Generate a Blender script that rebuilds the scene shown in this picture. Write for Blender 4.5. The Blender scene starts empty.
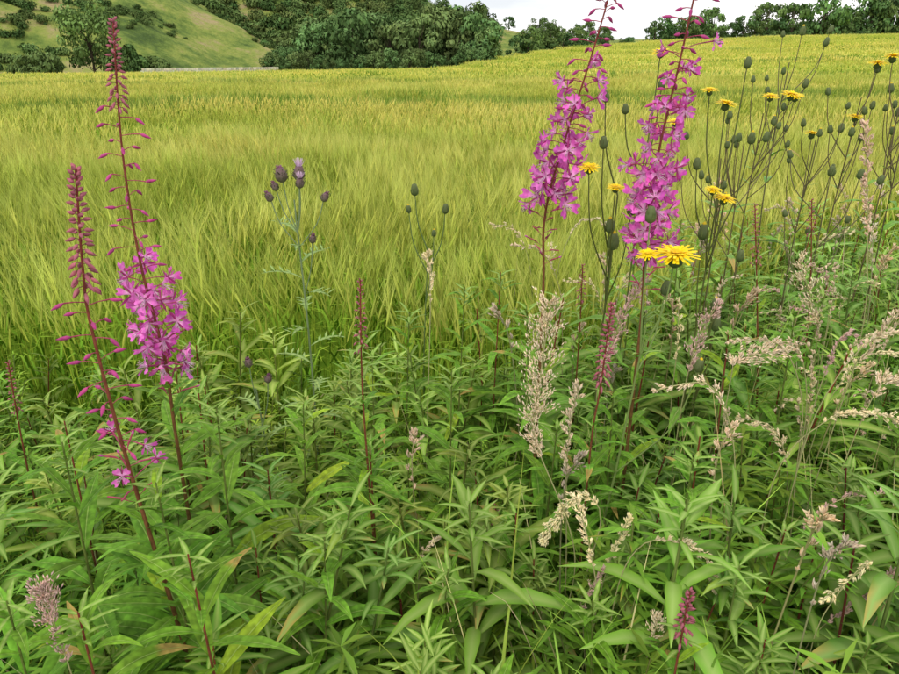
import bpy, math, random
import numpy as np
from mathutils import Vector as V, Matrix, noise
random.seed(7)
R=random.random
def ru(a,b): return a+(b-a)*random.random()
def clamp(x,a=0.,b=1.): return a if x<a else b if x>b else x
def sm(x,a,b):
    t=clamp((x-a)/(b-a)); return t*t*(3-2*t)
def lerp(a,b,t): return a+(b-a)*t
def interp(tab,x):
    if x<=tab[0][0]: return tab[0][1]
    for (x0,y0),(x1,y1) in zip(tab,tab[1:]):
        if x<=x1: return y0+(y1-y0)*(x-x0)/(x1-x0)
    return tab[-1][1]
scene=bpy.context.scene
Z=V((0,0,1))

# ------------------------------------------------------------------ mesh builder
class MB:
    def __init__(s): s.v=[];s.f=[];s.c=[]
    def add(s,vs,fs,cols):
        o=len(s.v); s.v.extend([tuple(p) for p in vs]); s.f.extend([tuple(i+o for i in f) for f in fs]); s.c.extend(cols)
    def mesh(s,name,mat,smooth=True):
        me=bpy.data.meshes.new(name); me.from_pydata(s.v,[],s.f)
        a=me.color_attributes.new('Col','FLOAT_COLOR','POINT')
        buf=[]
        for c in s.c: buf.extend((c[0],c[1],c[2],1.))
        a.data.foreach_set('color',buf)
        me.materials.append(mat)
        if smooth: me.polygons.foreach_set('use_smooth',[True]*len(me.polygons))
        me.update(); return me
    def obj(s,name,mat,link=True,smooth=True):
        ob=bpy.data.objects.new(name,s.mesh(name+'_mesh',mat,smooth))
        if link: scene.collection.objects.link(ob)
        return ob
def jit(c,a=.15):
    k=1+ru(-a,a); return (c[0]*k*(1+ru(-a,a)*.4),c[1]*k,c[2]*k*(1+ru(-a,a)*.4))
def basis(d):
    d=d.normalized(); a=V((1,0,0)) if abs(d.x)<.8 else V((0,1,0))
    u=d.cross(a).normalized(); return d,u,d.cross(u)
def tube(mb,pts,rad,col,n=5,col2=None):
    vs=[];cs=[];N=len(pts)
    for i,p in enumerate(pts):
        d=(pts[min(i+1,N-1)]-pts[max(i-1,0)])
        _,u,w=basis(d); r=rad[i] if isinstance(rad,(list,tuple)) else rad
        cc=col if col2 is None else tuple(lerp(col[k],col2[k],i/(N-1)) for k in range(3))
        for j in range(n):
            a=2*math.pi*j/n; vs.append(p+u*(r*math.cos(a))+w*(r*math.sin(a))); cs.append(cc)
    fs=[(i*n+j,i*n+(j+1)%n,(i+1)*n+(j+1)%n,(i+1)*n+j) for i in range(N-1) for j in range(n)]
    mb.add(vs,fs,cs)
def spindle(mb,p,d,L,r,col,tip=None,n=5,prof=((0,.35),(.25,1),(.6,.85),(1,.08))):
    d=d.normalized()
    pts=[p+d*(L*t) for t,_ in prof]
    tube(mb,pts,[r*k for _,k in prof],col,n,tip)
def leaf(mb,b,d,L,W,col,mid=None,droop=.3,seg=5,fold=.25,roll=0.,wave=0.,five=False,peak=.8):
    d=d.normalized(); side=d.cross(Z)
    if side.length<.05: side=V((1,0,0))
    side.normalize(); up=side.cross(d)
    if roll:
        m=Matrix.Rotation(roll,3,d); side=m@side; up=m@up
    mid=mid or col; vs=[];cs=[]; bend=ru(-.12,.12)
    cols=[-1,-.55,-.09,0,.09,.55,1] if five else [-1,0,1]
    sick=R()<.05
    for i in range(seg+1):
        t=i/seg
        p=b+d*(L*t)+V((0,0,-droop*L*t*t))+side*(bend*L*t*t)
        w=W*.5*(max(0.03,math.sin(math.pi*min(1,(t*.97+.02))**peak))**.9)
        wv=wave*W*math.sin(t*17+bend*90)
        k0=1.+(.13 if i%2 else -.10) if five else 1.
        cc=tuple(c*k0 for c in col)
        if sick and t>.6: cc=(.42,.30,.08)
        for k in cols:
            a=abs(k)
            q=p+side*(w*k)+up*(a*w*fold+(wv*k if a==1 else 0)+(w*.10 if a==.55 else 0))
            vs.append(q)
            cs.append(mid if k==0 else (cc if a==1 or a==.55 else tuple(c*.8 for c in cc)))
    m=len(cols)
    fs=[(i*m+j,i*m+j+1,(i+1)*m+j+1,(i+1)*m+j) for i in range(seg) for j in range(m-1)]
    mb.add(vs,fs,cs)
def blade(mb,b,d,L,W,col,droop=.4,seg=4,tipcol=None):
    d=d.normalized(); side=d.cross(Z)
    if side.length<.05: side=V((math.cos(R()*6.28),math.sin(R()*6.28),0))
    side.normalize(); side=(Matrix.Rotation(ru(-.9,.9),3,d)@side)
    vs=[];cs=[]; h=V((d.x,d.y,0))
    for i in range(seg+1):
        t=i/seg; p=b+d*(L*t)+V((0,0,-droop*L*t*t*t))+h*(droop*L*t*t*.8)
        w=W*.5*(1-t**2.2)+.0002
        c=col if tipcol is None else tuple(lerp(col[k],tipcol[k],t) for k in range(3))
        vs+= [p-side*w,p+side*w]; cs+=[c,c]
    mb.add(vs,[(2*i,2*i+1,2*i+3,2*i+2) for i in range(seg)],cs)
def resample(pts,step):
    P=[V(p) for p in pts]; out=[]
    for i in range(len(P)-1):
        p0=P[max(i-1,0)];p1=P[i];p2=P[i+1];p3=P[min(i+2,len(P)-1)]
        n=max(1,int((p2-p1).length/step))
        for k in range(n):
            t=k/n
            out.append(.5*((2*p1)+(p2-p0)*t+(2*p0-5*p1+4*p2-p3)*t*t+(3*p1-p0-3*p2+p3)*t**3))
    out.append(P[-1]); return out

# ------------------------------------------------------------------ materials
def newmat(name):
    m=bpy.data.materials.new(name); m.use_nodes=True; nt=m.node_tree; nt.nodes.clear(); return m,nt
def N(nt,t,**kw):
    n=nt.nodes.new(t)
    for k,v in kw.items():
        if k in n.inputs: n.inputs[k].default_value=v
        else: setattr(n,k,v)
    return n
def plantmat(name,trans=.3,rough=.5,spec=.35,varv=.35,varh=.03,nscale=60.,worldband=False):
    m,nt=newmat(name); L=nt.links.new
    at=N(nt,'ShaderNodeAttribute',attribute_name='Col')
    col=at.outputs['Color']
    hs=None
    if varv>0 or varh>0 or nscale:
        hs=N(nt,'ShaderNodeHueSaturation')
        L(at.outputs['Color'],hs.inputs['Color']); col=hs.outputs['Color']
    val=None
    if varv>0 or varh>0:
        oi=N(nt,'ShaderNodeObjectInfo')
        mv=N(nt,'ShaderNodeMapRange'); mv.inputs['To Min'].default_value=1-varv*.5; mv.inputs['To Max'].default_value=1+varv*.5
        L(oi.outputs['Random'],mv.inputs['Value']); val=mv.outputs[0]
        mh=N(nt,'ShaderNodeMapRange'); mh.inputs['To Min'].default_value=.5-varh*.5; mh.inputs['To Max'].default_value=.5+varh*.5
        fr=N(nt,'ShaderNodeMath',operation='FRACT'); mu=N(nt,'ShaderNodeMath',operation='MULTIPLY'); mu.inputs[1].default_value=17.3
        L(oi.outputs['Random'],mu.inputs[0]); L(mu.outputs[0],fr.inputs[0]); L(fr.outputs[0],mh.inputs['Value']); L(mh.outputs[0],hs.inputs['Hue'])
    if nscale:
        geo=N(nt,'ShaderNodeNewGeometry')
        no=N(nt,'ShaderNodeTexNoise'); no.inputs['Scale'].default_value=nscale; no.inputs['Detail'].default_value=1
        L(geo.outputs['Position'],no.inputs['Vector'])
        m2=N(nt,'ShaderNodeMapRange'); m2.inputs['From Min'].default_value=.3; m2.inputs['From Max'].default_value=.7; m2.inputs['To Min'].default_value=.78; m2.inputs['To Max'].default_value=1.22
        L(no.outputs['Fac'],m2.inputs['Value'])
        if val is None: val=m2.outputs[0]
        else:
            mm=N(nt,'ShaderNodeMath',operation='MULTIPLY'); L(val,mm.inputs[0]); L(m2.outputs[0],mm.inputs[1]); val=mm.outputs[0]
    if val is not None: L(val,hs.inputs['Value'])
    if worldband: col=band(nt,col)
    if spec>0:
        b=N(nt,'ShaderNodeBsdfPrincipled'); b.inputs['Roughness'].default_value=rough
        b.inputs['Specular IOR Level'].default_value=spec
        L(col,b.inputs['Base Color'])
    else:
        b=N(nt,'ShaderNodeBsdfDiffuse'); L(col,b.inputs['Color'])
    out=N(nt,'ShaderNodeOutputMaterial')
    if trans>0:
        tr=N(nt,'ShaderNodeBsdfTranslucent'); L(col,tr.inputs['Color'])
        mx=N(nt,'ShaderNodeMixShader'); mx.inputs[0].default_value=trans
        L(b.outputs[0],mx.inputs[1]); L(tr.outputs[0],mx.inputs[2]); L(mx.outputs[0],out.inputs['Surface'])
    else: L(b.outputs[0],out.inputs['Surface'])
    return m
def band(nt,col):
    """broad yellow-green bands and wind streaks, their light and dark sheen painted in, and tractor wheelings of the crop, in world metres"""
    L=nt.links.new
    geo=N(nt,'ShaderNodeNewGeometry')
    def nz(sc,rot,detail):
        mp=N(nt,'ShaderNodeMapping'); mp.inputs['Scale'].default_value=sc; mp.inputs['Rotation'].default_value=(0,0,rot)
        L(geo.outputs['Position'],mp.inputs['Vector'])
        n=N(nt,'ShaderNodeTexNoise'); n.inputs['Scale'].default_value=1.; n.inputs['Detail'].default_value=detail; n.inputs['Roughness'].default_value=.6
        L(mp.outputs[0],n.inputs['Vector']); return n.outputs['Fac']
    def ramp(f,p0,c0,p1,c1):
        r=N(nt,'ShaderNodeValToRGB'); e=r.color_ramp.elements; e[0].position=p0; e[0].color=c0; e[1].position=p1; e[1].color=c1
        L(f,r.inputs[0]); return r.outputs[0]
    def mul(a,b):
        mx=N(nt,'ShaderNodeMix',data_type='RGBA',blend_type='MULTIPLY'); mx.inputs[0].default_value=1; L(a,mx.inputs[6]); L(b,mx.inputs[7]); return mx.outputs[2]
    f1=nz((.10,.50,0),.16,2)  # yellow-green streaks, with the crop's wind sheen painted into the colour
    col=mul(col,ramp(f1,.42,(.70,.84,.62,1),.58,(1.,1.,1.,1)))
    col=mul(col,ramp(nz((.035,.16,0),.05,2),.44,(.86,.94,.8,1),.58,(1.,1.,1.,1)))
    def M(op,a,b=None):
        n=N(nt,'ShaderNodeMath',operation=op)
        for i,q in enumerate((a,b)):
            if q is None: continue
            if isinstance(q,(int,float)): n.inputs[i].default_value=q
            else: L(q,n.inputs[i])
        return n.outputs[0]
    sp=N(nt,'ShaderNodeSeparateXYZ'); L(geo.outputs['Position'],sp.inputs[0])
    X,Y=sp.outputs['X'],sp.outputs['Y']
    c=M('ADD',M('SUBTRACT',Y,M('MULTIPLY',X,.16)),M('MULTIPLY',M('MULTIPLY',X,X),.0012))
    c=M('ADD',c,M('MULTIPLY',f1,1.6))
    dd=M('ABSOLUTE',M('SUBTRACT',M('MODULO',M('ADD',c,2.),11.),5.5))
    f=N(nt,'ShaderNodeMapRange'); f.inputs['From Min'].default_value=.5; f.inputs['From Max'].default_value=1.2; f.inputs['To Min'].default_value=1; f.inputs['To Max'].default_value=0
    L(dd,f.inputs['Value'])
    g=N(nt,'ShaderNodeMapRange'); g.inputs['From Min'].default_value=4; g.inputs['From Max'].default_value=9; g.inputs['To Max'].default_value=.95; L(Y,g.inputs['Value'])
    m2=N(nt,'ShaderNodeMix',data_type='RGBA',blend_type='MULTIPLY'); L(M('MULTIPLY',f.outputs[0],g.outputs[0]),m2.inputs[0])
    L(col,m2.inputs[6]); m2.inputs[7].default_value=(.42,.60,.5,1)
    return m2.outputs[2]
M_leaf=plantmat('leaf_green',.2,.6,.12,.4,.03,0)
M_stem=plantmat('stem_and_flower',.12,.5,.25,.0,.0,0)
M_grass=plantmat('grass_blade',.15,.5,.0,.5,.04,0)
M_seed=plantmat('seed_head',.0,.8,.0,.2,.02,0)
M_barley=plantmat('barley',.0,.6,.0,.0,.0,0,True)
M_tree=plantmat('tree_foliage',.0,.8,.0,.5,.05,.35)
M_hero=plantmat('willowherb',.25,.55,.16,.0,.0,120)

# ------------------------------------------------------------------ terrain
mtab=[(-.75,-.020),(-.25,-.014),(0,-.010),(.06,-.002),(.12,.010),(.2,.019),(.3,.026),(.45,.031),(.75,.036)]
etab=[(-.9,108),(-.3,118),(0,135),(.08,165),(.2,200),(.9,225)]
def far_edge(u): return interp(etab,u)
def hill(x,y):
    d=math.hypot(x+178,y-262); d+=10*noise.noise(V((x*.03,y*.03,0)))+3*noise.noise(V((x*.09,y*.09,4)))
    h=46*sm(145-d,0,112)
    d2=math.hypot((x+190)*.62,(y-430)); h2=62*sm(190-d2,0,170)
    return max(h,h2)
def ground(x,y):
    yy=max(y,1.); u=clamp(x/yy,-.75,.75)
    m=interp(mtab,u); 
    h=sm(yy,6,75)*(.7+m*min(yy,260))
    if yy>260: h+=(yy-260)*.03*sm(yy,260,500)
    h+=hill(x,y)
    h+=.04*noise.noise(V((x*.7,y*.7,3)))*sm(yy,3,8)
    return h
def near_edge(x):
    return 1.78+max(0,x-.25)*.95+.12*noise.noise(V((x*2.,0,7)))

def grid_terrain():
    us=[-1.6+3.2*i/220 for i in range(221)]
    yv=[]; y=-3.
    while y<1600:
        yv.append(y); y+= .4 if y<6 else y*.03
    vs=[];fs=[]
    for y in yv:
        wdt=max(y,0)*1.0+4
        for u in us:
            x=u*wdt; vs.append((x,y,ground(x,y)))
    n=len(us)
    for j in range(len(yv)-1):
        for i in range(n-1): fs.append((j*n+i,j*n+i+1,(j+1)*n+i+1,(j+1)*n+i))
    me=bpy.data.meshes.new('ground'); me.from_pydata(vs,[],fs)
    me.polygons.foreach_set('use_smooth',[True]*len(fs)); me.update()
    return me
gm,nt=newmat('soil_and_grass'); L=nt.links.new
geo=N(nt,'ShaderNodeNewGeometry')
n1=N(nt,'ShaderNodeTexNoise'); n1.inputs['Scale'].default_value=.05; n1.inputs['Detail'].default_value=10; n1.inputs['Roughness'].default_value=.74
L(geo.outputs['Position'],n1.inputs['Vector'])
r=N(nt,'ShaderNodeValToRGB'); e=r.color_ramp.elements
e[0].position=.38; e[0].color=(.06,.10,.025,1); e[1].position=.64; e[1].color=(.34,.27,.14,1)
x=e.new(.46); x.color=(.13,.19,.04,1); x=e.new(.54); x.color=(.23,.27,.06,1)
L(n1.outputs['Fac'],r.inputs[0])
sep=N(nt,'ShaderNodeSeparateXYZ'); L(geo.outputs['Position'],sep.inputs[0])
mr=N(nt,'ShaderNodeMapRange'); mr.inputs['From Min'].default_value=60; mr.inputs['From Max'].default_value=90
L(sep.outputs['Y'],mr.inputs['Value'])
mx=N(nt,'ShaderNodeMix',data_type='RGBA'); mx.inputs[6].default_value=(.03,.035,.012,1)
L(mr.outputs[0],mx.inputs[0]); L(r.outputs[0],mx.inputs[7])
b=N(nt,'ShaderNodeBsdfPrincipled'); b.inputs['Roughness'].default_value=.95; b.inputs['Specular IOR Level'].default_value=.1
n2=N(nt,'ShaderNodeTexNoise'); n2.inputs['Scale'].default_value=.6; n2.inputs['Detail'].default_value=6; L(geo.outputs['Position'],n2.inputs['Vector'])
bp=N(nt,'ShaderNodeBump'); bp.inputs['Strength'].default_value=.8; bp.inputs['Distance'].default_value=1.5; L(n2.outputs['Fac'],bp.inputs['Height']); L(bp.outputs[0],b.inputs['Normal'])
L(mx.outputs[2],b.inputs['Base Color']); o=N(nt,'ShaderNodeOutputMaterial'); L(b.outputs[0],o.inputs[0])
g=bpy.data.objects.new('ground',grid_terrain()); g.data.materials.append(gm); scene.collection.objects.link(g)

# ------------------------------------------------------------------ scatter (geometry nodes instancing)
def scatter(name,items,sources):
    col=bpy.data.collections.new(name+'_parts')
    for i,o in enumerate(sources):
        o.name='%s_part_%02d'%(name,i); col.objects.link(o)
    me=bpy.data.meshes.new(name); me.from_pydata([tuple(i[0]) for i in items],[],[])
    a=me.attributes.new('rot','FLOAT_VECTOR','POINT'); a.data.foreach_set('vector',[c for i in items for c in i[1]])
    a=me.attributes.new('scl','FLOAT','POINT'); a.data.foreach_set('value',[i[2] for i in items])
    a=me.attributes.new('idx','INT','POINT'); a.data.foreach_set('value',[i[3] for i in items])
    ob=bpy.data.objects.new(name,me); scene.collection.objects.link(ob)
    ng=bpy.data.node_groups.new(name+'_nodes','GeometryNodeTree')
    ng.interface.new_socket('Geometry',in_out='INPUT',socket_type='NodeSocketGeometry')
    ng.interface.new_socket('Geometry',in_out='OUTPUT',socket_type='NodeSocketGeometry')
    n=ng.nodes; L=ng.links.new
    gi=n.new('NodeGroupInput'); go=n.new('NodeGroupOutput'); ip=n.new('GeometryNodeInstanceOnPoints')
    ci=n.new('GeometryNodeCollectionInfo'); ci.inputs['Collection'].default_value=col
    ci.inputs['Separate Children'].default_value=True; ci.inputs['Reset Children'].default_value=True
    def na(nm,t):
        q=n.new('GeometryNodeInputNamedAttribute'); q.data_type=t; q.inputs['Name'].default_value=nm; return q.outputs['Attribute']
    L(gi.outputs[0],ip.inputs['Points']); L(ci.outputs[0],ip.inputs['Instance']); ip.inputs['Pick Instance'].default_value=True
    L(na('idx','INT'),ip.inputs['Instance Index']); L(na('rot','FLOAT_VECTOR'),ip.inputs['Rotation']); L(na('scl','FLOAT'),ip.inputs['Scale'])
    L(ip.outputs[0],go.inputs[0])
    md=ob.modifiers.new('scatter','NODES'); md.node_group=ng
    return ob

# ------------------------------------------------------------------ barley
BG=(.18,.32,.035); BY=(.67,.585,.10); BH=(.80,.69,.18)
def barley_patch(w,n,coarse):
    mb=MB(); near=coarse<=1
    for _ in range(n):
        b=V((ru(-w,w)*.5,ru(-w,w)*.5,0.)); h=ru(.66,.84)
        lean=V((ru(-.1,.14),ru(-.1,.1),1)); k=coarse; tone=ru(.76,1.12); gr=.94 if near else 1.
        z0=.12 if near else .38
        st=b+lean*z0; top=b+lean*h
        tc=jit((BY[0]*tone*gr,BY[1]*tone,BY[2]*tone),.15)
        blade(mb,st,lean,h-z0,.004*k,jit(BG,.2),.03,2 if near else 1,tc)
        for _ in range(2 if near else 1):
            a=R()*6.28; zz=ru(.3,.62); blade(mb,b+lean*zz,V((math.cos(a)*.4,math.sin(a)*.4,1)),ru(.12,.24),.008*k,jit((.24,.39,.05),.25),.5,2,jit((.46,.51,.08),.2))
        a=R()*6.28; d=V((math.cos(a)*.35+.15,math.sin(a)*.35,1)).normalized()
        hc=jit((BH[0]*tone*(gr+.03),BH[1]*tone,BH[2]*tone),.15)
        spindle(mb,top-d*.01,d,.075,.0044*k,jit((.56,.54,.11),.2),hc,3,((0,.5),(.4,1),(1,.3)) if near else ((0,.8),(1,.5)))
        na=6 if near else 2
        for i in range(na):
            aa=R()*6.28; dd=(d+V((math.cos(aa),math.sin(aa),0))*ru(.05,.28)).normalized()
            p=top+d*(.075*R()); _,u,ww=basis(dd); q=p+dd*ru(.09,.13); s=u*(.0007*k)
            mb.add([p-s,p+s,q],[(0,1,2)],[hc,hc,jit((.86,.77,.28),.15)])
    return mb.obj('bp',M_barley,link=False)
src=[barley_patch(.46,140,1.) for _ in range(5)]+[barley_patch(1.35,270,2.5) for _ in range(4)]+[barley_patch(4.2,380,7.) for _ in range(4)]
items=[]
def addp(x,y,i0,n,s=1.):
    items.append(((x,y,ground(x,y)-.0),(ru(-.04,.04),ru(-.04,.04),R()*6.28),s*ru(.92,1.08)*(1+.07*noise.noise(V((x*.5,y*.9,1)))),i0+random.randrange(n)))
def fill(y0,y1,step,i0,n,uw):
    y=y0
    while y<y1:
        hw=y*uw+1.; x=-hw
        while x<hw:
            xx=x+ru(-.25,.25)*step; yy=y+ru(-.25,.25)*step
            if yy>near_edge(xx)+.12 and yy<far_edge(xx/yy)-1: addp(xx,yy,i0,n)
            x+=step
        y+=step
fill(1.75,6.5,.39,0,5,.75); fill(6.8,25,1.15,5,4,.74); fill(26,100,3.5,9,4,.72)
scatter('barley_field',items,src)
mb=MB()
yv=[];y=1.5
while y<226: yv.append(y); y+=max(.12,y*.012)
us=[-.95+1.9*i/260 for i in range(261)]
idx={}
for j,y in enumerate(yv):
    for i,u in enumerate(us):
        x=u*(y+1.2); e=sm(y,near_edge(x)+.15,near_edge(x)+.7)
        inf=far_edge(x/y)-y
        z=ground(x,y)+ (.50+.14*sm(y,8,40)+.12*sm(y,75,100)+.05*noise.noise(V((x*3,y*3,0))))*e*sm(inf,-1,0)-.02
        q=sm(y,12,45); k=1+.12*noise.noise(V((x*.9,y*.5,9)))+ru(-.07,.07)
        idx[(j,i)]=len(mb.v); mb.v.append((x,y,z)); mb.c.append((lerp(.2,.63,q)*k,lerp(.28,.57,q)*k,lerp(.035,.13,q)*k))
for j in range(len(yv)-1):
    for i in range(len(us)-1):
        x=us[i]*(yv[j]+1.2)
        if yv[j]>near_edge(x)-.1 and yv[j]<far_edge(x/yv[j]): mb.f.append((idx[j,i],idx[j,i+1],idx[j+1,i+1],idx[j+1,i]))
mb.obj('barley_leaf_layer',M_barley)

# ------------------------------------------------------------------ fireweed parts
STEM=(.26,.05,.04); LG=(.145,.315,.028); LM=(.36,.48,.13)
def fw_flower(mb,p,d,s=.022):
    d,u,w=basis(d)
    rot=R()*6.28
    kk=R(); pk=jit((lerp(.62,.80,kk),lerp(.085,.20,kk),lerp(.44,.60,kk)),.15); pk2=(.86,.40,.70)
    for k in range(4):
        a=rot+k*1.571+ru(-.25,.25); o=(u*math.cos(a)+w*math.sin(a)); sd=d.cross(o)
        L_=s*ru(.75,1.12); tilt=ru(-.2,.75); tw=ru(-.45,.45)
        rows=[(0,.06),(.3,.12),(.6,.31),(.85,.36),(1.0,.20)]
        vs=[];cs=[]
        for t,wd in rows:
            q=p+o*(L_*t)+d*(L_*(tilt*t+.14*math.sin(t*3)))
            for e in (-1,-.33,.33,1): vs.append(q+sd*(L_*wd*e)+d*(L_*(.2*abs(e)*t+tw*e*wd+ru(-.03,.03)))-(o*(L_*.14) if (abs(e)<.5 and t==1.) else V((0,0,0)))); cs.append(tuple(c*(1.12 if abs(e)<.5 else .9) for c in pk) if t>.3 else pk2)
        mb.add(vs,[(i*4+j,i*4+j+1,i*4+5+j,i*4+4+j) for i in range(4) for j in range(3)],cs)
        a+=.785; o=(u*math.cos(a)+w*math.sin(a)); sd=d.cross(o)
        c=(.42,.05,.22); b=p-d*.001
        mb.add([b-sd*.001,b+sd*.001,b+o*(L_*.55)+sd*(L_*.09)+d*(L_*.15),b+o*(L_*1.05)+d*(L_*.3),b+o*(L_*.55)-sd*(L_*.09)+d*(L_*.15)],[(0,1,2,3,4)],[c]*5)
    for k in range(7):
        dd=(d+u*ru(-.4,.4)+w*ru(-.4,.4)+V((0,0,-.3))).normalized(); q=p+dd*(s*ru(.5,.85))
        tube(mb,[p,q],.0005,(.85,.65,.8),3); spindle(mb,q,dd,.0035,.0014,(.45,.30,.30),n=4)
def horiz(a,up): return V((math.cos(a),math.sin(a),up)).normalized()
def fireweed(name,pts,zones,leaf_top=.75,leaf_len=.13,stem_r=.0035,nleaf=46,seed=0,lc=LG,link=True,hero=True,base=None,stemc=STEM,mbout=False):
    random.seed(seed*31+5)
    mb=MB(); P=[V(p) for p in pts]
    last=P[-1]; prev=P[-2]
    if last.z>.02:
        b=V(base) if base else V((last.x+(last.x-prev.x)*.3,last.y+ru(-.02,.02),0))
        P.append(V((lerp(last.x,b.x,.6),lerp(last.y,b.y,.5),last.z*.5))); P.append(V((b.x,b.y,ground(b.x,b.y)-.02)))
    C=resample(P,.01)
    S=[0]
    for a,b in zip(C,C[1:]): S.append(S[-1]+(b-a).length)
    T=S[-1]
    def at(s):
        s=clamp(s,0,T*.999); lo=int(len(S)*s/T); lo=min(lo,len(S)-2)
        while lo>0 and S[lo]>s: lo-=1
        while lo<len(S)-2 and S[lo+1]<s: lo+=1
        t=(s-S[lo])/max(1e-6,S[lo+1]-S[lo]); return C[lo].lerp(C[lo+1],t)
    step=C[::2]+[C[-1]]
    tube(mb,step,[lerp(.0012,stem_r,clamp(i/len(step)*1.6)) for i in range(len(step))],stemc,6 if hero else 4,(.14,.15,.035))
    ang=R()*6.28
    for (s0,s1,kind,dens,size) in zones:
        n=int((s1-s0)*dens)
        for i in range(n):
            s=lerp(s0,s1,(i+ru(0,.8))/n); p=at(s); ang+=2.4+ru(-.3,.3); f=(i/n)
            if kind=='tight':
                l=size*lerp(.5,1.,f); d=horiz(ang,lerp(1.2,-.2,f)) ; q=p+d*(.003+.006*f)
                tube(mb,[p,q],.0006,(.3,.06,.12),3)
                c=jit((.50,.17,.20),.25); spindle(mb,q,horiz(ang,lerp(1.,-1.3,f)),l,.0022*size/.012,c,(.42,.12,.17))
            elif kind=='bud':
                l=size*ru(.7,1.25); d=horiz(ang,ru(-.15,.35)); q=p+d*(l*.9)
                tube(mb,[p,p+d*(l*.5)+Z*.001,q],[.0007,.0007,.0011],(.45,.07,.14),4)
                c=jit((.55,.09,.27),.2); spindle(mb,q,horiz(ang,ru(-.9,.1)),.018,.0030,c,(.45,.05,.22),6)
            elif kind=='pod':
                l=size*ru(.7,1.2); d=horiz(ang,ru(.1,.7)); q=p+d*l
                tube(mb,[p,p+d*(l*.35),p+d*(l*.5)+Z*.002,q],[.0006,.0006,.0016,.0012],jit((.42,.08,.13),.2),5)
                if R()<.4: spindle(mb,q,d,.008,.002,(.6,.13,.4))
            elif kind=='flower':
                l=.026*ru(.55,2.); d=horiz(ang,ru(-.25,.5)); q=p+d*l
                tube(mb,[p,p+d*(l*.5)+Z*.002,q],[.0008,.0008,.0014],(.40,.07,.15),5)
                fw_flower(mb,q,(d+V((ru(-.6,.6),ru(-.6,.6),ru(-.6,.3)))),size*ru(.8,1.15))
            elif kind=='bract':
                leaf(mb,p,horiz(ang,ru(.2,.8)),size*ru(.7,1.2),size*.16,jit(lc),LM,.2,4)
    s_leaf=None
    for i,s in enumerate(S):
        if C[i].z<leaf_top: s_leaf=s;break
    if s_leaf is None: s_leaf=T*.5
    s=s_leaf; end=T-.08; k=0
    while s<end:
        p=at(s); ang+=2.39+ru(-.25,.25); f=(s-s_leaf)/max(.01,end-s_leaf)
        Lf=leaf_len*(lerp(.5,1.05,clamp(f*3.5)) if f<.6 else 1.)*ru(.75,1.15)
        up=lerp(1.1,.25,clamp(f*2.2))+ru(-.2,.2)
        yel=1. if R()>.06 else 1.8
        c=jit(lc,.25); c=(c[0]*yel,c[1]*(1+(yel-1)*.4),c[2])
        leaf(mb,p,horiz(ang,up),Lf,Lf*ru(.13,.18),c,tuple(lerp(c[q],LM[q],.8) for q in range(3)),ru(.2,.65),12 if hero else 4,.22,ru(-.3,.3),.05 if hero else 0,hero)
        s+=(end-s_leaf)/nleaf
    if mbout: return mb
    return mb.obj(name,M_leaf if not hero else M_hero,link=link)
FW='fireweed_plant'
fireweed(FW,[(-.459,.85,1.379),(-.476,.85,1.25),(-.481,.85,1.166),(-.469,.85,.945),(-.439,.85,.595)],
  [(0,.16,'tight',420,.016),(.16,.40,'bud',110,.027),(.40,.5,'pod',80,.04),(.38,.47,'flower',50,.017)],.86,.20,.0042,60,1)
fireweed(FW,[(-.517,1.15,1.56),(-.538,1.15,1.366),(-.541,1.15,1.179),(-.527,1.15,.988),(-.531,1.15,.84)],
  [(0,.13,'tight',420,.014),(.13,.41,'bud',110,.032),(.38,.46,'flower',110,.021),(.44,.60,'flower',170,.025),(.5,.66,'pod',120,.045)],.93,.19,.004,54,2)
fireweed(FW,[(.300,1.35,1.70),(.288,1.35,1.626),(.259,1.35,1.503),(.226,1.35,1.38),(.191,1.35,1.216),(.196,1.35,1.037)],
  [(0,.1,'tight',300,.014),(.1,.33,'bud',150,.028),(.21,.30,'flower',80,.017),(.28,.38,'flower',150,.021),(.36,.48,'flower',190,.025),(.45,.60,'pod',130,.04)],.98,.15,.004,50,3)
fireweed(FW,[(.415,1.25,1.72),(.408,1.25,1.639),(.393,1.25,1.503),(.371,1.25,1.319),(.369,1.25,1.171),(.377,1.25,1.009)],
  [(0,.1,'tight',300,.014),(.1,.34,'bud',150,.026),(.20,.30,'flower',90,.017),(.29,.42,'flower',140,.021),(.40,.57,'flower',185,.025),(.5,.64,'pod',130,.04)],.95,.15,.004,50,4)
fireweed(FW,[(-.151,1.1,1.158),(-.157,1.1,.931),(-.150,1.1,.571)],[(0,.13,'tight',330,.009),(.1,.24,'bract',130,.05)],.93,.14,.0032,60,5)
fireweed(FW,[(-.926,1.3,.917),(-.947,1.3,.627)],[(0,.12,'tight',300,.009),(.08,.15,'bract',100,.04)],.78,.13,.003,36,6)
fireweed(FW,[(.72,1.6,1.188),(.812,1.6,.673)],[(0,.15,'tight',260,.010),(.12,.3,'bract',100,.05)],.95,.14,.003,40,7)
fireweed(FW,[(.958,1.8,1.163),(1.02,1.8,.79)],[(0,.1,'tight',260,.010),(.08,.2,'bract',90,.05)],1.0,.14,.003,40,8)
fireweed(FW,[(.291,1.15,1.097),(.284,1.15,.927),(.276,1.15,.80)],[(0,.16,'tight',420,.014),(.14,.26,'bract',60,.04)],.85,.14,.003,44,9)
fireweed(FW,[(.338,.75,.81),(.336,.75,.66)],[(0,.09,'tight',500,.013),(.07,.12,'bract',100,.05)],.68,.14,.003,36,10)
fireweed(FW,[(.325,1.6,1.042),(.33,1.6,.82)],[(0,.1,'tight',260,.010),(.08,.2,'bract',90,.05)],.85,.13,.003,36,11)
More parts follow.
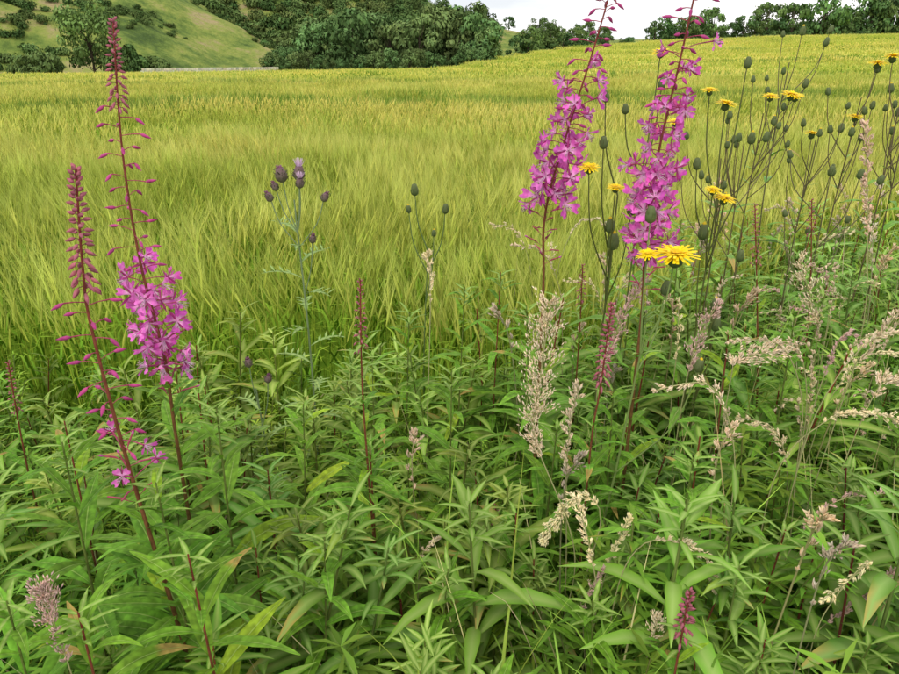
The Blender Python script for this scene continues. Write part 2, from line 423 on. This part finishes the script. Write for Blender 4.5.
fireweed(FW,[(.098,1.2,.631),(.10,1.2,.45)],[(0,.06,'tight',260,.008),(.03,.12,'bract',120,.04)],.56,.12,.003,30,12)
GS=(.17,.22,.05)
for i,(x,y,h,ll) in enumerate([(-.33,.72,.90,.20),(-.62,.92,.95,.19),(-.22,.88,.80,.17),(-.75,1.15,.86,.17),(.0,1.25,.92,.15),(.42,1.02,.86,.16),(.6,1.3,.98,.16),(-.03,.90,.72,.17),(.2,1.42,1.0,.15),(.12,1.05,.72,.15),(.62,1.75,1.12,.14),(.85,1.5,1.0,.15),(-.47,.66,.86,.21),(.95,1.25,.88,.16),(-.18,1.38,.90,.15),(-.25,.58,.76,.20),(-.6,.7,.84,.20),(-.40,1.0,.97,.18),(.55,.95,.76,.17),(.08,.74,.66,.18),(.75,1.05,.82,.16),(-.10,.66,.66,.18),(-.42,.84,.93,.19),(.02,1.62,.98,.14),(.12,1.68,1.0,.14),(-.12,1.6,.92,.14),(.45,1.6,1.08,.15),(-.62,1.35,.88,.15),(.75,1.35,1.0,.15),(.25,.85,.70,.17),(-.15,1.12,.82,.16),(.2,1.2,.82,.15),(-.32,1.22,.86,.16),(.4,.78,.66,.17),(-.8,1.4,.84,.15),(.35,1.25,.88,.15)]):
    fireweed('leafy_willowherb_shoot',[(x+ru(-.03,.03),y,h),(x,y,h*.5)],[(0,.05,'bract',260,.05)],h-.03,ll,.003,38,40+i,jit((LG[0]*1.1,LG[1]*1.05,LG[2]),.15),stemc=GS if i%3 else STEM)

# ------------------------------------------------------------------ composite flowers (sow thistle / hawkweed)
def daisy(mb,p,n,r):
    n,u,w=basis(n); YC=(.95,.70,.008)
    spindle(mb,p-n*(r*.55),n,r*.55,r*.34,(.06,.09,.03),(.09,.14,.03),8,((0,.35),(.35,1),(.8,.85),(1,1.)))
    for layer,(cnt,l,el) in enumerate([(26,1.,.12),(24,.82,.35),(20,.6,.7),(14,.38,1.3)]):
        for k in range(cnt):
            a=2*math.pi*(k+R()*.7)/cnt; e=el+ru(-.12,.12); o=(u*math.cos(a)+w*math.sin(a)+n*e).normalized(); sd=n.cross(o).normalized()
            ll=r*l*ru(.85,1.08); wd=r*.07; c=jit(YC,.1) if layer<3 else jit((.85,.5,.01),.15)
            q=p+o*(ll*.6)+n*(r*.02); t=p+o*ll-n*(r*.08)
            mb.add([p-sd*wd*.5,p+sd*wd*.5,q+sd*wd,t+sd*wd*.8,t-sd*wd*.8,q-sd*wd],[(0,1,2,5),(5,2,3,4)],[c]*6)
def gbud(mb,p,d,L_,c=(.085,.12,.04)):
    spindle(mb,p,d,L_,L_*.34,jit(c,.2),(.12,.15,.05),8,((0,.35),(.15,.9),(.45,1.),(.8,.7),(.95,.55),(1,.3)))
    for k in range(10):
        a=R()*6.28; blade(mb,p+d*(L_*ru(.05,.5))+horiz(a,0)*(L_*.3),d+horiz(a,0)*.25,L_*.4,L_*.09,jit((.14,.18,.06),.3),0,1)
    if R()<.35: spindle(mb,p+d*L_*.9,d,L_*.25,L_*.14,(.7,.5,.02))
def sow(name,base,main,heads,sc=(.11,.13,.035),seed=0,r=.003):
    random.seed(seed*7+3); mb=MB()
    b=V((base[0],base[1],ground(base[0],base[1])-.02)); m=V(main)
    C=resample([m,m.lerp(b,.3)+V((ru(-.02,.02),0,0)),m.lerp(b,.65)+V((ru(-.02,.02),0,0)),b],.04)
    tube(mb,C,[lerp(.0016,r,i/len(C)) for i in range(len(C))],sc,6)
    for (p,kind,size) in heads:
        p=V(p); zt=p.z-ru(.14,.24); k=min(range(len(C)),key=lambda i:abs(C[i].z-zt)); s=C[k]
        mid=s.lerp(p,.55)+V(((p.x-s.x)*.22,(p.y-s.y)*.2,-.01))
        Q=resample([s,mid,p],.02); tube(mb,Q,[lerp(.0018,.0011,i/len(Q)) for i in range(len(Q))],sc,5)
        d=(Q[-1]-Q[-2]).normalized()
        if kind=='f': daisy(mb,p+d*.004,(d+Z*.9+V((ru(-.3,.3),-.25,0))),size)
        else: gbud(mb,p-d*.002,d,size)
        if R()<.5: leaf(mb,s,horiz(R()*6.28,.7),ru(.03,.06),.008,LG,LM,.3,3)
    a=R()*6
    for i,q in enumerate(C):
        if q.z<m.z-.25 and i%2==0:
            a+=2.4; leaf(mb,q,horiz(a,ru(.3,.8)),ru(.12,.19),ru(.018,.03),jit(LG,.2),LM,.5,8,.2,0,.1,True)
    mb.obj(name,M_stem)
SW='sow_thistle_plant'
sow(SW,(.27,1.2),(.36,1.16,1.05),[((.394,1.15,1.183),'f',.040),((.345,1.15,1.185),'f',.021),((.352,1.18,1.24),'b',.03),((.40,1.2,1.10),'b',.028),((.45,1.12,.98),'b',.026)],(.20,.28,.08),1,.004)
sow(SW,(.34,1.5),(.34,1.38,1.25),[((.262,1.3,1.312),'f',.022),((.315,1.3,1.275),'f',.018),((.29,1.32,1.35),'b',.024),((.335,1.36,1.145),'b',.036),((.325,1.36,1.18),'b',.030),((.36,1.34,1.22),'b',.028),((.30,1.38,1.43),'b',.022)],seed=2)
sow(SW,(.40,1.6),(.42,1.5,1.32),[((.43,1.5,1.515),'f',.022),((.44,1.5,1.45),'b',.024),((.47,1.48,1.38),'f',.018),((.37,1.5,1.40),'b',.022)],seed=5)
sow(SW,(.56,1.55),(.55,1.4,1.22),[((.545,1.35,1.245),'f',.024),((.52,1.35,1.262),'f',.018),((.540,1.4,1.42),'f',.024),((.505,1.4,1.445),'f',.018),((.532,1.4,1.156),'b',.034),((.50,1.4,1.30),'b',.024),((.60,1.4,1.35),'b',.024),((.57,1.4,1.49),'b',.022)],seed=3)
sow(SW,(.62,1.45),(.62,1.5,.98),[((.63,1.5,.91),'b',.036),((.60,1.45,.98),'b',.030),((.66,1.5,1.08),'b',.028)],seed=4)
S2=[(.981,2.2,1.398),(1.057,2.2,1.398),(1.131,2.2,1.289),(1.254,2.2,1.339),(1.286,2.2,1.492),(1.329,2.2,1.511)]
for i,(bx,by,mx_,mz,fl) in enumerate([(.99,2.25,.99,1.35,[S2[0],S2[1],(1.02,2.15,1.405)]),(1.12,2.15,1.12,1.28,[S2[2]]),(1.25,2.2,1.26,1.40,[S2[3],S2[4]]),(1.36,2.15,1.35,1.45,[S2[5],(1.40,2.1,1.52)]),(.86,2.05,.86,1.28,[]),(1.18,2.5,1.16,1.50,[]),(.76,1.95,.76,1.25,[]),(1.5,2.3,1.48,1.38,[(1.46,2.25,1.47)]),(1.05,1.9,1.05,1.18,[])]):
    random.seed(100+i)
    hd=[(f,'f',ru(.026,.033)) for f in fl]
    for k in range(7): hd.append(((mx_+ru(-.13,.13),by+ru(-.08,.08),mz+ru(-.14,.10)),'b',ru(.020,.030)))
    sow(SW,(bx,by),(mx_,by,mz),hd,jit((.13,.11,.05),.2),10+i,.0035)
sow('hawkweed_plant',(-.06,1.72),(-.055,1.7,1.05),[((-.086,1.7,1.193),'b',.03),((-.011,1.7,1.148),'b',.026),((-.102,1.7,1.15),'b',.02),((-.04,1.7,1.09),'b',.018)],(.11,.17,.05),30,.002)

# ------------------------------------------------------------------ creeping thistle
def thistle(name,base,main,heads,seed):
    random.seed(seed); mb=MB(); b=V((base[0],base[1],0)); m=V(main); sc=(.2,.27,.13)
    C=resample([m,m.lerp(b,.4)+V((.01,0,0)),b],.04); tube(mb,C,[lerp(.0018,.004,i/len(C)) for i in range(len(C))],sc,6)
    for (p,s,purple) in heads:
        p=V(p); k=min(range(len(C)),key=lambda i:abs(C[i].z-(p.z-.12))); q=C[k]
        tube(mb,resample([q,q.lerp(p,.5)+V(((p.x-q.x)*.2,0,0)),p],.02),.0013,sc,5)
        d=(p-q).normalized(); spindle(mb,p-d*.004,d,s,s*.42,(.12,.13,.06),(.20,.11,.13),9,((0,.4),(.2,.95),(.5,1.),(.8,.75),(1,.6)))
        for j in range(44):
            a=R()*6.28; dd=(d+horiz(a,0)*ru(.0,.7 if purple else .35)).normalized(); c=jit((.74,.55,.72) if purple else (.36,.15,.26),.2)
            st=p+d*(s*.85)+horiz(a,0)*s*.15; blade(mb,st,dd,s*(.6 if purple else .2),.0018,c,0,1)
        for j in range(60):
            a=R()*6.28; st=p+d*(s*ru(.1,.75))+horiz(a,0)*s*.38; blade(mb,st,(horiz(a,0)+d*.8),s*.2,.0022,jit((.13,.13,.07),.5),0,1)
    a=0
    for q in C:
        if q.z<m.z-.05:
            a+=2.4; d=horiz(a,.6); Lf=ru(.07,.12)
            leaf(mb,q,d,Lf,.014,jit((.16,.28,.08)),LM,.4,5)
            for t in (.25,.45,.65,.85):
                for sg in (-1,1):
                    sd=d.cross(Z)*sg; leaf(mb,q+d*(Lf*t)-Z*(.4*Lf*t*t),(sd+d*.5+Z*ru(0,.4)),Lf*.28,.007,jit((.16,.28,.08)),LM,.1,2)
    mb.obj(name,M_stem)
thistle('creeping_thistle_plant',(-.38,1.65),(-.365,1.6,1.2),[((-.388,1.6,1.245),.034,False),((-.350,1.6,1.25),.032,True),((-.296,1.6,1.20),.022,False),((-.42,1.6,1.20),.022,False),((-.405,1.6,1.225),.020,False),((-.33,1.6,1.10),.020,False),((-.345,1.58,1.235),.024,True)],5)
thistle('creeping_thistle_plant',(-.47,1.5),(-.46,1.45,.78),[((-.47,1.45,.84),.022,False),((-.43,1.45,.80),.02,False)],6)

# ------------------------------------------------------------------ grass seed heads
def panicle(name,path,length,width,n,col,seed,stemcol=(.34,.33,.15),spk=.008,lump=.5,link=True,loose=1.,mbout=False):
    random.seed(seed); mb=MB(); P=[V(p) for p in path]; last=P[-1]
    if last.z>.05 and link: P+= [V((last.x+ru(-.03,.03),last.y+ru(-.03,.05),last.z*.5)),V((last.x+ru(-.05,.05),last.y+.05,0))]
    C=resample(P,.008); S=[0]
    for a,b in zip(C,C[1:]): S.append(S[-1]+(b-a).length)
    tube(mb,C[::2]+[C[-1]],.0011,stemcol,4)
    top=[i for i,s in enumerate(S) if s<=length]
    nb=max(14,n//14)
    for k in range(nb):
        t=(k+R())/nb; i=top[min(len(top)-1,int(t*len(top)))]; p=C[i]
        ax=(C[max(i-1,0)]-C[min(i+1,len(C)-1)]).normalized()
        prof=math.sin(math.pi*clamp(t*.85+.1))**.7*(1+lump*noise.noise(V((t*9,seed,0)))*1.5)
        _,u,w=basis(ax); a=R()*6.28; d=(ax*.9*loose+u*math.cos(a)*.8+w*math.sin(a)*.8).normalized()
        bl=max(.004,width*.5*prof*ru(.6,1.3))
        e=p+d*bl; tube(mb,[p,e],.0004,stemcol,3)
        for j in range(max(3,int(n/nb))):
            q=p.lerp(e,ru(.15,1.))+V((ru(-1,1),ru(-1,1),ru(-1,1)))*(bl*.18)
            dd=(d+ax*.6+V((ru(-.7,.7),ru(-.7,.7),ru(-.7,.7)))).normalized()
            c=jit(col,.22); l=spk*ru(.7,1.3)
            spindle(mb,q,dd,l,l*.2,c,tuple(x*1.15 for x in c),3,((0,.3),(.45,1),(1,.1)))
    if mbout: return mb
    return mb.obj(name,M_seed,link=link)
GH='yorkshire_fog_grass'; CR=(.72,.58,.40); PK=(.62,.42,.36); OC=(.78,.67,.40)
panicle(GH,[(.157,1.,1.149),(.145,1.,.98),(.145,1.,.907),(.23,1.,.655)],.28,.09,1350,CR,1,spk=.006)
panicle(GH,[(.381,1.3,1.093),(.335,1.3,.95),(.315,1.3,.852)],.22,.038,600,PK,2,spk=.007)
panicle(GH,[(-.049,1.5,1.099),(-.045,1.5,.962)],.12,.034,300,OC,3,spk=.007)
panicle(GH,[(.88,1.5,1.377),(.937,1.5,1.152),(.98,1.5,.9)],.25,.034,560,(.66,.46,.34),4,spk=.007)
panicle(GH,[(.80,1.5,1.075),(.86,1.5,.95),(.88,1.5,.86)],.18,.08,500,CR,5,spk=.007)
panicle(GH,[(.64,1.2,.985),(.56,1.2,.965),(.55,1.2,.90)],.11,.055,400,CR,6,spk=.007)
panicle(GH,[(.447,.9,.676),(.42,.9,.745),(.37,.9,.775),(.311,.9,.765),(.28,.9,.65)],.17,.020,800,OC,7,lump=.2,spk=.006)
panicle(GH,[(.305,.95,.785),(.274,.95,.663)],.12,.022,500,OC,8,lump=.2,spk=.006)
panicle(GH,[(.84,1.1,.885),(.76,1.1,.905),(.69,1.1,.885),(.62,1.1,.76)],.16,.025,600,OC,9,lump=.2,spk=.006)
panicle(GH,[(.752,.9,.734),(.69,.9,.65),(.625,.9,.542)],.17,.021,760,PK,10,lump=.2,spk=.006)
panicle(GH,[(-.498,.65,.905),(-.489,.65,.774)],.12,.05,700,PK,11,spk=.0055)
panicle(GH,[(.17,1.,.70),(.21,1.,.775),(.245,1.,.79),(.27,1.,.74),(.25,1.,.58)],.15,.035,750,OC,12,spk=.006)
panicle(GH,[(.79,1.1,1.135),(.735,1.1,1.02),(.718,1.1,.971)],.14,.032,420,CR,13,spk=.007)
panicle(GH,[(.86,1.1,1.03),(.80,1.1,.98),(.76,1.1,.9)],.14,.055,460,CR,14,spk=.007)
panicle(GH,[(.26,.92,.70),(.235,.92,.60)],.09,.018,300,PK,15,spk=.006)
panicle(GH,[(-.02,1.0,.70),(-.055,1.0,.64)],.06,.016,180,CR,16,spk=.006)
panicle(GH,[(.60,1.3,.80),(.60,1.3,.70)],.10,.014,180,CR,17,spk=.006)
panicle(GH,[(.34,.85,.66),(.33,.85,.58)],.06,.045,220,CR,18,spk=.006)
panicle(GH,[(.215,1.02,1.0),(.205,1.02,.86),(.22,1.02,.6)],.18,.035,450,CR,19,spk=.007)
panicle(GH,[(-.505,.6,.76),(-.50,.6,.7)],.05,.05,240,CR,20,spk=.006)
panicle(GH,[(.20,.9,.86),(.23,.9,.76),(.25,.9,.62)],.14,.026,400,OC,21,spk=.006)
panicle(GH,[(.60,.85,.70),(.66,.85,.78),(.63,.85,.74),(.60,.85,.6)],.10,.02,300,OC,22,spk=.006)
panicle(GH,[(.52,1.25,1.06),(.49,1.25,.96),(.48,1.25,.8)],.15,.05,420,PK,23,spk=.007)
random.seed(77)
for i in range(34):
    x=ru(.28,1.5); y=ru(.95,2.2); h=ru(.74,1.1); l=random.choice((-1,1))*ru(.03,.13)
    if x>y*.72: x=y*.6
    panicle(GH,[(x+l*1.3,y,h-ru(0,.05)),(x+l*.6,y,h-.03),(x+l*.15,y,h-.14),(x,y,h-.3)],ru(.12,.18),ru(.014,.036),int(ru(220,340)),random.choice([CR,PK,CR,OC]),100+i,spk=.0065)
    random.seed(900+i)
random.seed(505)
mb=MB()
for i in range(420):
    x=ru(-1.3,1.8) if i%2==0 else ru(.05,1.8); y=ru(.7,2.3)
    if abs(x)>y*.75+.1: continue
    a=R()*6.28; green=R()<.75
    blade(mb,V((x,y,ru(.0,.2))),horiz(a,ru(2.,6.)),ru(.55,1.0 if x>0 else .85),ru(.0025,.007),jit((.22,.36,.05) if green else (.5,.47,.22),.25),ru(.05,.6),7,jit((.34,.48,.08) if green else (.62,.56,.30),.2))
mb.obj('meadow_grass',M_grass)

# ------------------------------------------------------------------ verge undergrowth
random.seed(11)
def small_leafy(h,nst,ll,col):
    mb=MB()
    for s in range(nst):
        a=R()*6.28; b=V((ru(-.06,.06),ru(-.06,.06),0)); top=b+V((math.cos(a)*ru(.03,.16),math.sin(a)*ru(.03,.16),h*ru(.7,1.05)))
        C=resample([b,b.lerp(top,.5)+V((ru(-.03,.03),ru(-.03,.03),.03)),top],.022)
        tube(mb,C[::3]+[C[-1]],.0011,(.18,.22,.06),3)
        for i,q in enumerate(C):
            if q.z<h*.35: continue
            for k in range(5):
                aa=R()*6.28; f=1.15-q.z/h*.5
                leaf(mb,q,horiz(aa,ru(.0,.9)),ll*f*ru(.7,1.2),ll*f*ru(.12,.2),jit(col,.28),None,.3,2)
    return mb
def tuft(n,h,col,w=.005):
    mb=MB()
    for i in range(n):
        a=R()*6.28; b=V((ru(-.05,.05),ru(-.05,.05),0)); blade(mb,b,horiz(a,ru(1.6,5.)),h*ru(.6,1.1),w*ru(.7,1.3),jit(col,.25),ru(.05,.55),5,jit(tuple(c*1.5 for c in col),.2))
    return mb
und=[fireweed('s',[(.02,.0,h),(0,0,h*.5)],[(0,.05,'bract',240,.05)],h-.03,.155,.003,30,60+i,jit(LG,.2),link=False,hero=False,base=(0,0,0),mbout=True,stemc=(GS if i%2 else STEM)) for i,h in enumerate((.5,.58,.66,.6))]
random.seed(12)
und+=[small_leafy(.5,9,.036,(.27,.43,.045)) for _ in range(3)]
und+=[small_leafy(.52,6,.07,(.18,.35,.04)) for _ in range(3)]
und+=[tuft(26,.64,(.22,.37,.05)) for _ in range(3)]
und+=[tuft(14,.7,(.48,.45,.2),.003)]
und+=[panicle('s',[(.03,0,.72),(0,0,.6),(0,0,0)],.12,.03,110,CR,300,link=False,mbout=True)]
baked=[(np.array([tuple(p) for p in m.v]),m.f,np.array(m.c)) for m in und]
def bake_patch(name,w,recipe,seed):
    random.seed(seed); vs=[];fs=[];cs=[];off=0
    for ids,n,s0,s1 in recipe:
        for _ in range(n):
            v,f,c=baked[random.choice(ids)]
            s=ru(s0,s1); a=R()*6.28; ca,sa=math.cos(a),math.sin(a); tx,ty=ru(-.14,.14),ru(-.14,.14)
            x=v[:,0]*ca-v[:,1]*sa+tx*v[:,2]; y=v[:,0]*sa+v[:,1]*ca+ty*v[:,2]
            px,py=ru(-w,w)*.5,ru(-w,w)*.5
            vs.append(np.stack([x*s+px,y*s+py,v[:,2]*s],1))
            k=ru(.75,1.25); h=ru(-.08,.08); cs.append(c*np.array([k*(1+h),k,k*(1-h)]))
            fs.extend([tuple(i+off for i in q) for q in f]); off+=len(v)
    vs=np.concatenate(vs); cs=np.concatenate(cs)
    me=bpy.data.meshes.new(name); me.from_pydata(vs.tolist(),[],fs)
    at=me.color_attributes.new('Col','FLOAT_COLOR','POINT')
    at.data.foreach_set('color',np.concatenate([cs,np.ones((len(cs),1))],1).ravel())
    me.materials.append(M_leaf); me.polygons.foreach_set('use_smooth',[True]*len(me.polygons)); me.update()
    return bpy.data.objects.new(name,me)
W=.42
recL=[([0,1,2,3],8,.85,1.28),([4,5,6],4,.85,1.2),([7,8,9],3,.85,1.25),([10,11,12],8,.8,1.25)]
recR=[([0,1,2,3],8,.9,1.35),([4,5,6],2,.85,1.2),([7,8,9],4,.85,1.3),([10,11,12],8,.8,1.5),([13],3,1.,1.4),([14],2,1.,1.3)]
pats=[bake_patch('p',W,recL,700+i) for i in range(6)]+[bake_patch('p',W,recR,800+i) for i in range(6)]
items=[]; random.seed(90)
y=.36
while y<3.4:
    hw=y*.76+.35; x=-hw
    while x<hw:
        xx=x+ru(-.05,.05); yy=y+ru(-.05,.05)
        if yy<near_edge(xx)+.12 and math.hypot(xx,yy)>.4:
            near=sm(math.hypot(xx,yy),.4,.9)
            right=R()<sm(xx,.0,.5)
            items.append(((xx,yy,ground(xx,yy)),(0,0,R()*6.28),lerp(.78,1.,near)*ru(.95,1.1)*lerp(1.,1.1,sm(xx,.2,1.)),(6 if right else 0)+random.randrange(6)))
        x+=.34
    y+=.34
scatter('verge_undergrowth',items,pats)

# ------------------------------------------------------------------ trees
random.seed(21)
def tree(h,cr,nclump,per,leafs,col,trunk=.22,link=False,name='t'):
    mb=MB(); bark=(.07,.055,.04)
    tube(mb,[V((0,0,-.5)),V((.1,0,h*.25)),V((0,.1,h*.55)),V((.1,0,h*.85))],[trunk*1.3,trunk,trunk*.6,trunk*.2],bark,7)
    cen=[]
    for i in range(nclump):
        a=R()*6.28; t=ru(.0,1.); z=h*lerp(.18,.95,t)
        rr=cr*math.sqrt(max(.05,1-((t-.38)/.68)**2))*math.sqrt(ru(.15,1.))
        c=V((math.cos(a)*rr,math.sin(a)*rr,z)); cen.append(c)
        if i%3==0: tube(mb,[V((0,0,z*.55)),c.lerp(V((0,0,z*.6)),.4)+Z*.2,c],[trunk*.4,trunk*.22,trunk*.07],bark,4)
    for c in cen:
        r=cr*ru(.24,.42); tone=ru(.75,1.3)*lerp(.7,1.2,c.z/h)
        for k in range(per):
            d=V((ru(-1,1),ru(-1,1),ru(-.75,1))).normalized(); q=c+V((d.x*r,d.y*r,d.z*r*.8))*ru(.55,1.08)
            nrm=(d+V((ru(-.6,.6),ru(-.6,.6),ru(-.3,.6)))).normalized(); _,u,w=basis(nrm); s=leafs*ru(.6,1.3)
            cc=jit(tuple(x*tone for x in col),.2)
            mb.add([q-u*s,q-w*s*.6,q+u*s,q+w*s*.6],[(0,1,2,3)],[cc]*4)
    return mb.obj(name,M_tree,link=link,smooth=False)
TG=(.12,.19,.065)  # woodland green, lightened and desaturated to put haze into the colour
trs=[tree(11,4.5,34,60,.42,TG) for _ in range(3)]+[tree(9,4.,30,60,.38,(.09,.15,.05)) for _ in range(2)]
items=[]
def T_(x,y,s,i,dz=0): items.append(((x,y,ground(x,y)-.4+dz),(0,0,R()*6.28),s,i))
for k in range(62):
    u=ru(-.235,.065); y=ru(165,215); 
    edge=min(sm(u,-.25,-.17),1-sm(u,.02,.075))
    T_(u*y,y,ru(.75,1.05)*lerp(.5,1.3,edge)+.12*(y-165)/50,random.randrange(3))
for k in range(30):
    u=ru(-.25,.06); T_(u*158,158+ru(-3,3),ru(.35,.55),random.randrange(5))
scatter('woodland',items,trs)
trs2=[tree(8,3.6,26,55,.34,(.10,.17,.055)) for _ in range(3)]+[tree(7,3.,20,50,.32,(.07,.125,.045)) for _ in range(2)]
items=[]
u=.095
while u<.80:
    y=far_edge(u)+ru(6,16); gap=noise.noise(V((u*22,3,0)))
    if gap>-.30: T_(u*y,y,ru(.75,1.5)*lerp(.75,1.3,sm(u,.25,.6))*(1+.5*gap),random.randrange(5),-.8)
    u+=ru(.008,.022)
for k in range(80):
    u=ru(.09,.8); y=far_edge(u)+ru(5,12); T_(u*y,y,ru(.2,.45),random.randrange(5),-.3)
for k in range(90):
    u=ru(-.05,.85); y=ru(430,560)
    if noise.noise(V((u*14,8,0)))>-.1: T_(u*y,y,ru(.9,1.6),random.randrange(5))
scatter('distant_tree_row',items,trs2)
def bush(r,col):
    mb=MB()
    for c in range(9):
        a=R()*6.28; ce=V((math.cos(a)*r*ru(0,.7),math.sin(a)*r*ru(0,.7),r*ru(.15,.5))); rr=r*ru(.35,.55); tn=ru(.7,1.3)
        for k in range(36):
            d=V((ru(-1,1),ru(-1,1),ru(-.4,1))).normalized(); q=ce+d*rr*ru(.6,1.1); _,u,w=basis((d+V((ru(-.5,.5),ru(-.5,.5),ru(0,.5))))); s=r*.12*ru(.7,1.3)
            mb.add([q-u*s,q-w*s*.6,q+u*s,q+w*s*.6],[(0,1,2,3)],[jit(tuple(x*tn for x in col),.2)]*4)
    return mb.obj('b',M_tree,link=False,smooth=False)
bs=[bush(1.6,(.08,.13,.04)) for _ in range(3)]+[bush(1.6,(.12,.175,.055))]
items=[]
k=0
while k<1700:
    x=ru(-260,-35); y=ru(118,300)
    if hill(x,y)<.8: continue
    dens=noise.noise(V((x*.028,y*.028,5)))+.25*noise.noise(V((x*.11,y*.11,2)))
    u=x/y; 
    bias=.55 if u<-.52 else -.04
    if dens+bias<.16: continue
    items.append(((x,y,ground(x,y)-.2),(0,0,R()*6.28),ru(.4,1.7),random.randrange(4))); k+=1
for k in range(300):
    u=ru(-.75,-.2); y=far_edge(u)+ru(5,11); items.append(((u*y,y,ground(u*y,y)-.4),(0,0,R()*6.28),ru(.3,1.1),random.randrange(4)))
k=0
while k<1500:
    u=ru(-.62,.06); y=ru(290,450); x=u*y
    if hill(x,y)<1: continue
    items.append(((x,y,ground(x,y)-.3),(0,0,R()*6.28),ru(2.,3.6),random.randrange(4))); k+=1
scatter('gorse_scrub',items,bs)
random.seed(31)
for (u,y,h,cr,col) in [(-.487,128,12.5,5.2,(.12,.20,.06)),(-.56,122,4.5,3.6,(.09,.15,.05)),(-.40,140,4,3.,(.10,.16,.05)),(-.44,136,6,3.4,(.10,.16,.05))]:
    t=tree(h,cr,46,90,.33,col,.2,True,'field_edge_tree'); t.location=(u*y,y,ground(u*y,y)-.3)

random.seed(41); mb=MB()
u=-.42
while u<-.235:
    y=far_edge(u)+1.5
    for lay in range(5):
        w=ru(.35,.6); h=.34; x=u*y+ru(-.1,.1); z=ground(x,y)+.2+lay*h; c=jit((.50,.47,.41),.25); d=.25
        v=[(x+sx*w*.5+ru(-.03,.03),y+sy*d,z+sz*h*.5+ru(-.02,.02)) for sx in (-1,1) for sy in (-1,1) for sz in (-1,1)]
        mb.add(v,[(0,1,3,2),(4,6,7,5),(0,4,5,1),(2,3,7,6),(1,5,7,3),(0,2,6,4)],[c]*8)
    u+=.0034
mb.obj('stone_wall',M_seed,smooth=False)

# ------------------------------------------------------------------ sky, sun, camera
EL=math.radians(55); AZ=math.radians(200)
w=bpy.data.worlds.new('World'); scene.world=w; w.use_nodes=True; nt=w.node_tree; nt.nodes.clear(); L=nt.links.new
sk=N(nt,'ShaderNodeTexSky'); sk.sky_type='NISHITA'; sk.sun_disc=False; sk.sun_elevation=EL; sk.sun_rotation=AZ
tc=N(nt,'ShaderNodeTexCoord'); mp=N(nt,'ShaderNodeMapping'); mp.inputs['Scale'].default_value=(1.,1.,3.5); L(tc.outputs['Generated'],mp.inputs['Vector'])
no=N(nt,'ShaderNodeTexNoise'); no.inputs['Scale'].default_value=2.6; no.inputs['Detail'].default_value=7; L(mp.outputs[0],no.inputs['Vector'])
r=N(nt,'ShaderNodeValToRGB'); e=r.color_ramp.elements; e[0].position=.38; e[0].color=(7.6,7.9,8.3,1); e[1].position=.6; e[1].color=(13.4,13.0,12.6,1)
L(no.outputs['Fac'],r.inputs[0])
mx=N(nt,'ShaderNodeMix',data_type='RGBA'); mx.inputs[0].default_value=.93; L(sk.outputs[0],mx.inputs[6]); L(r.outputs[0],mx.inputs[7])
bg=N(nt,'ShaderNodeBackground'); bg.inputs['Strength'].default_value=.12; L(mx.outputs[2],bg.inputs[0]); o=N(nt,'ShaderNodeOutputWorld'); L(bg.outputs[0],o.inputs[0])
sd=bpy.data.lights.new('sun','SUN'); sd.energy=1.4; sd.angle=math.radians(14); sd.color=(1,.95,.84)
so=bpy.data.objects.new('sun',sd); scene.collection.objects.link(so)
dirv=V((math.sin(AZ)*math.cos(EL),math.cos(AZ)*math.cos(EL),math.sin(EL)))
so.rotation_euler=dirv.to_track_quat('Z','Y').to_euler()
cam=bpy.data.cameras.new('camera'); cam.lens=27.19; cam.sensor_width=36; cam.clip_start=.02; cam.clip_end=4000
co=bpy.data.objects.new('camera',cam); co.location=(0,0,1.5); co.rotation_euler=(math.radians(90-22.05),0,0); scene.collection.objects.link(co); scene.camera=co
scene.view_settings.view_transform='Standard'; scene.view_settings.look='None'; scene.view_settings.exposure=0
print('objects',len(bpy.data.objects))
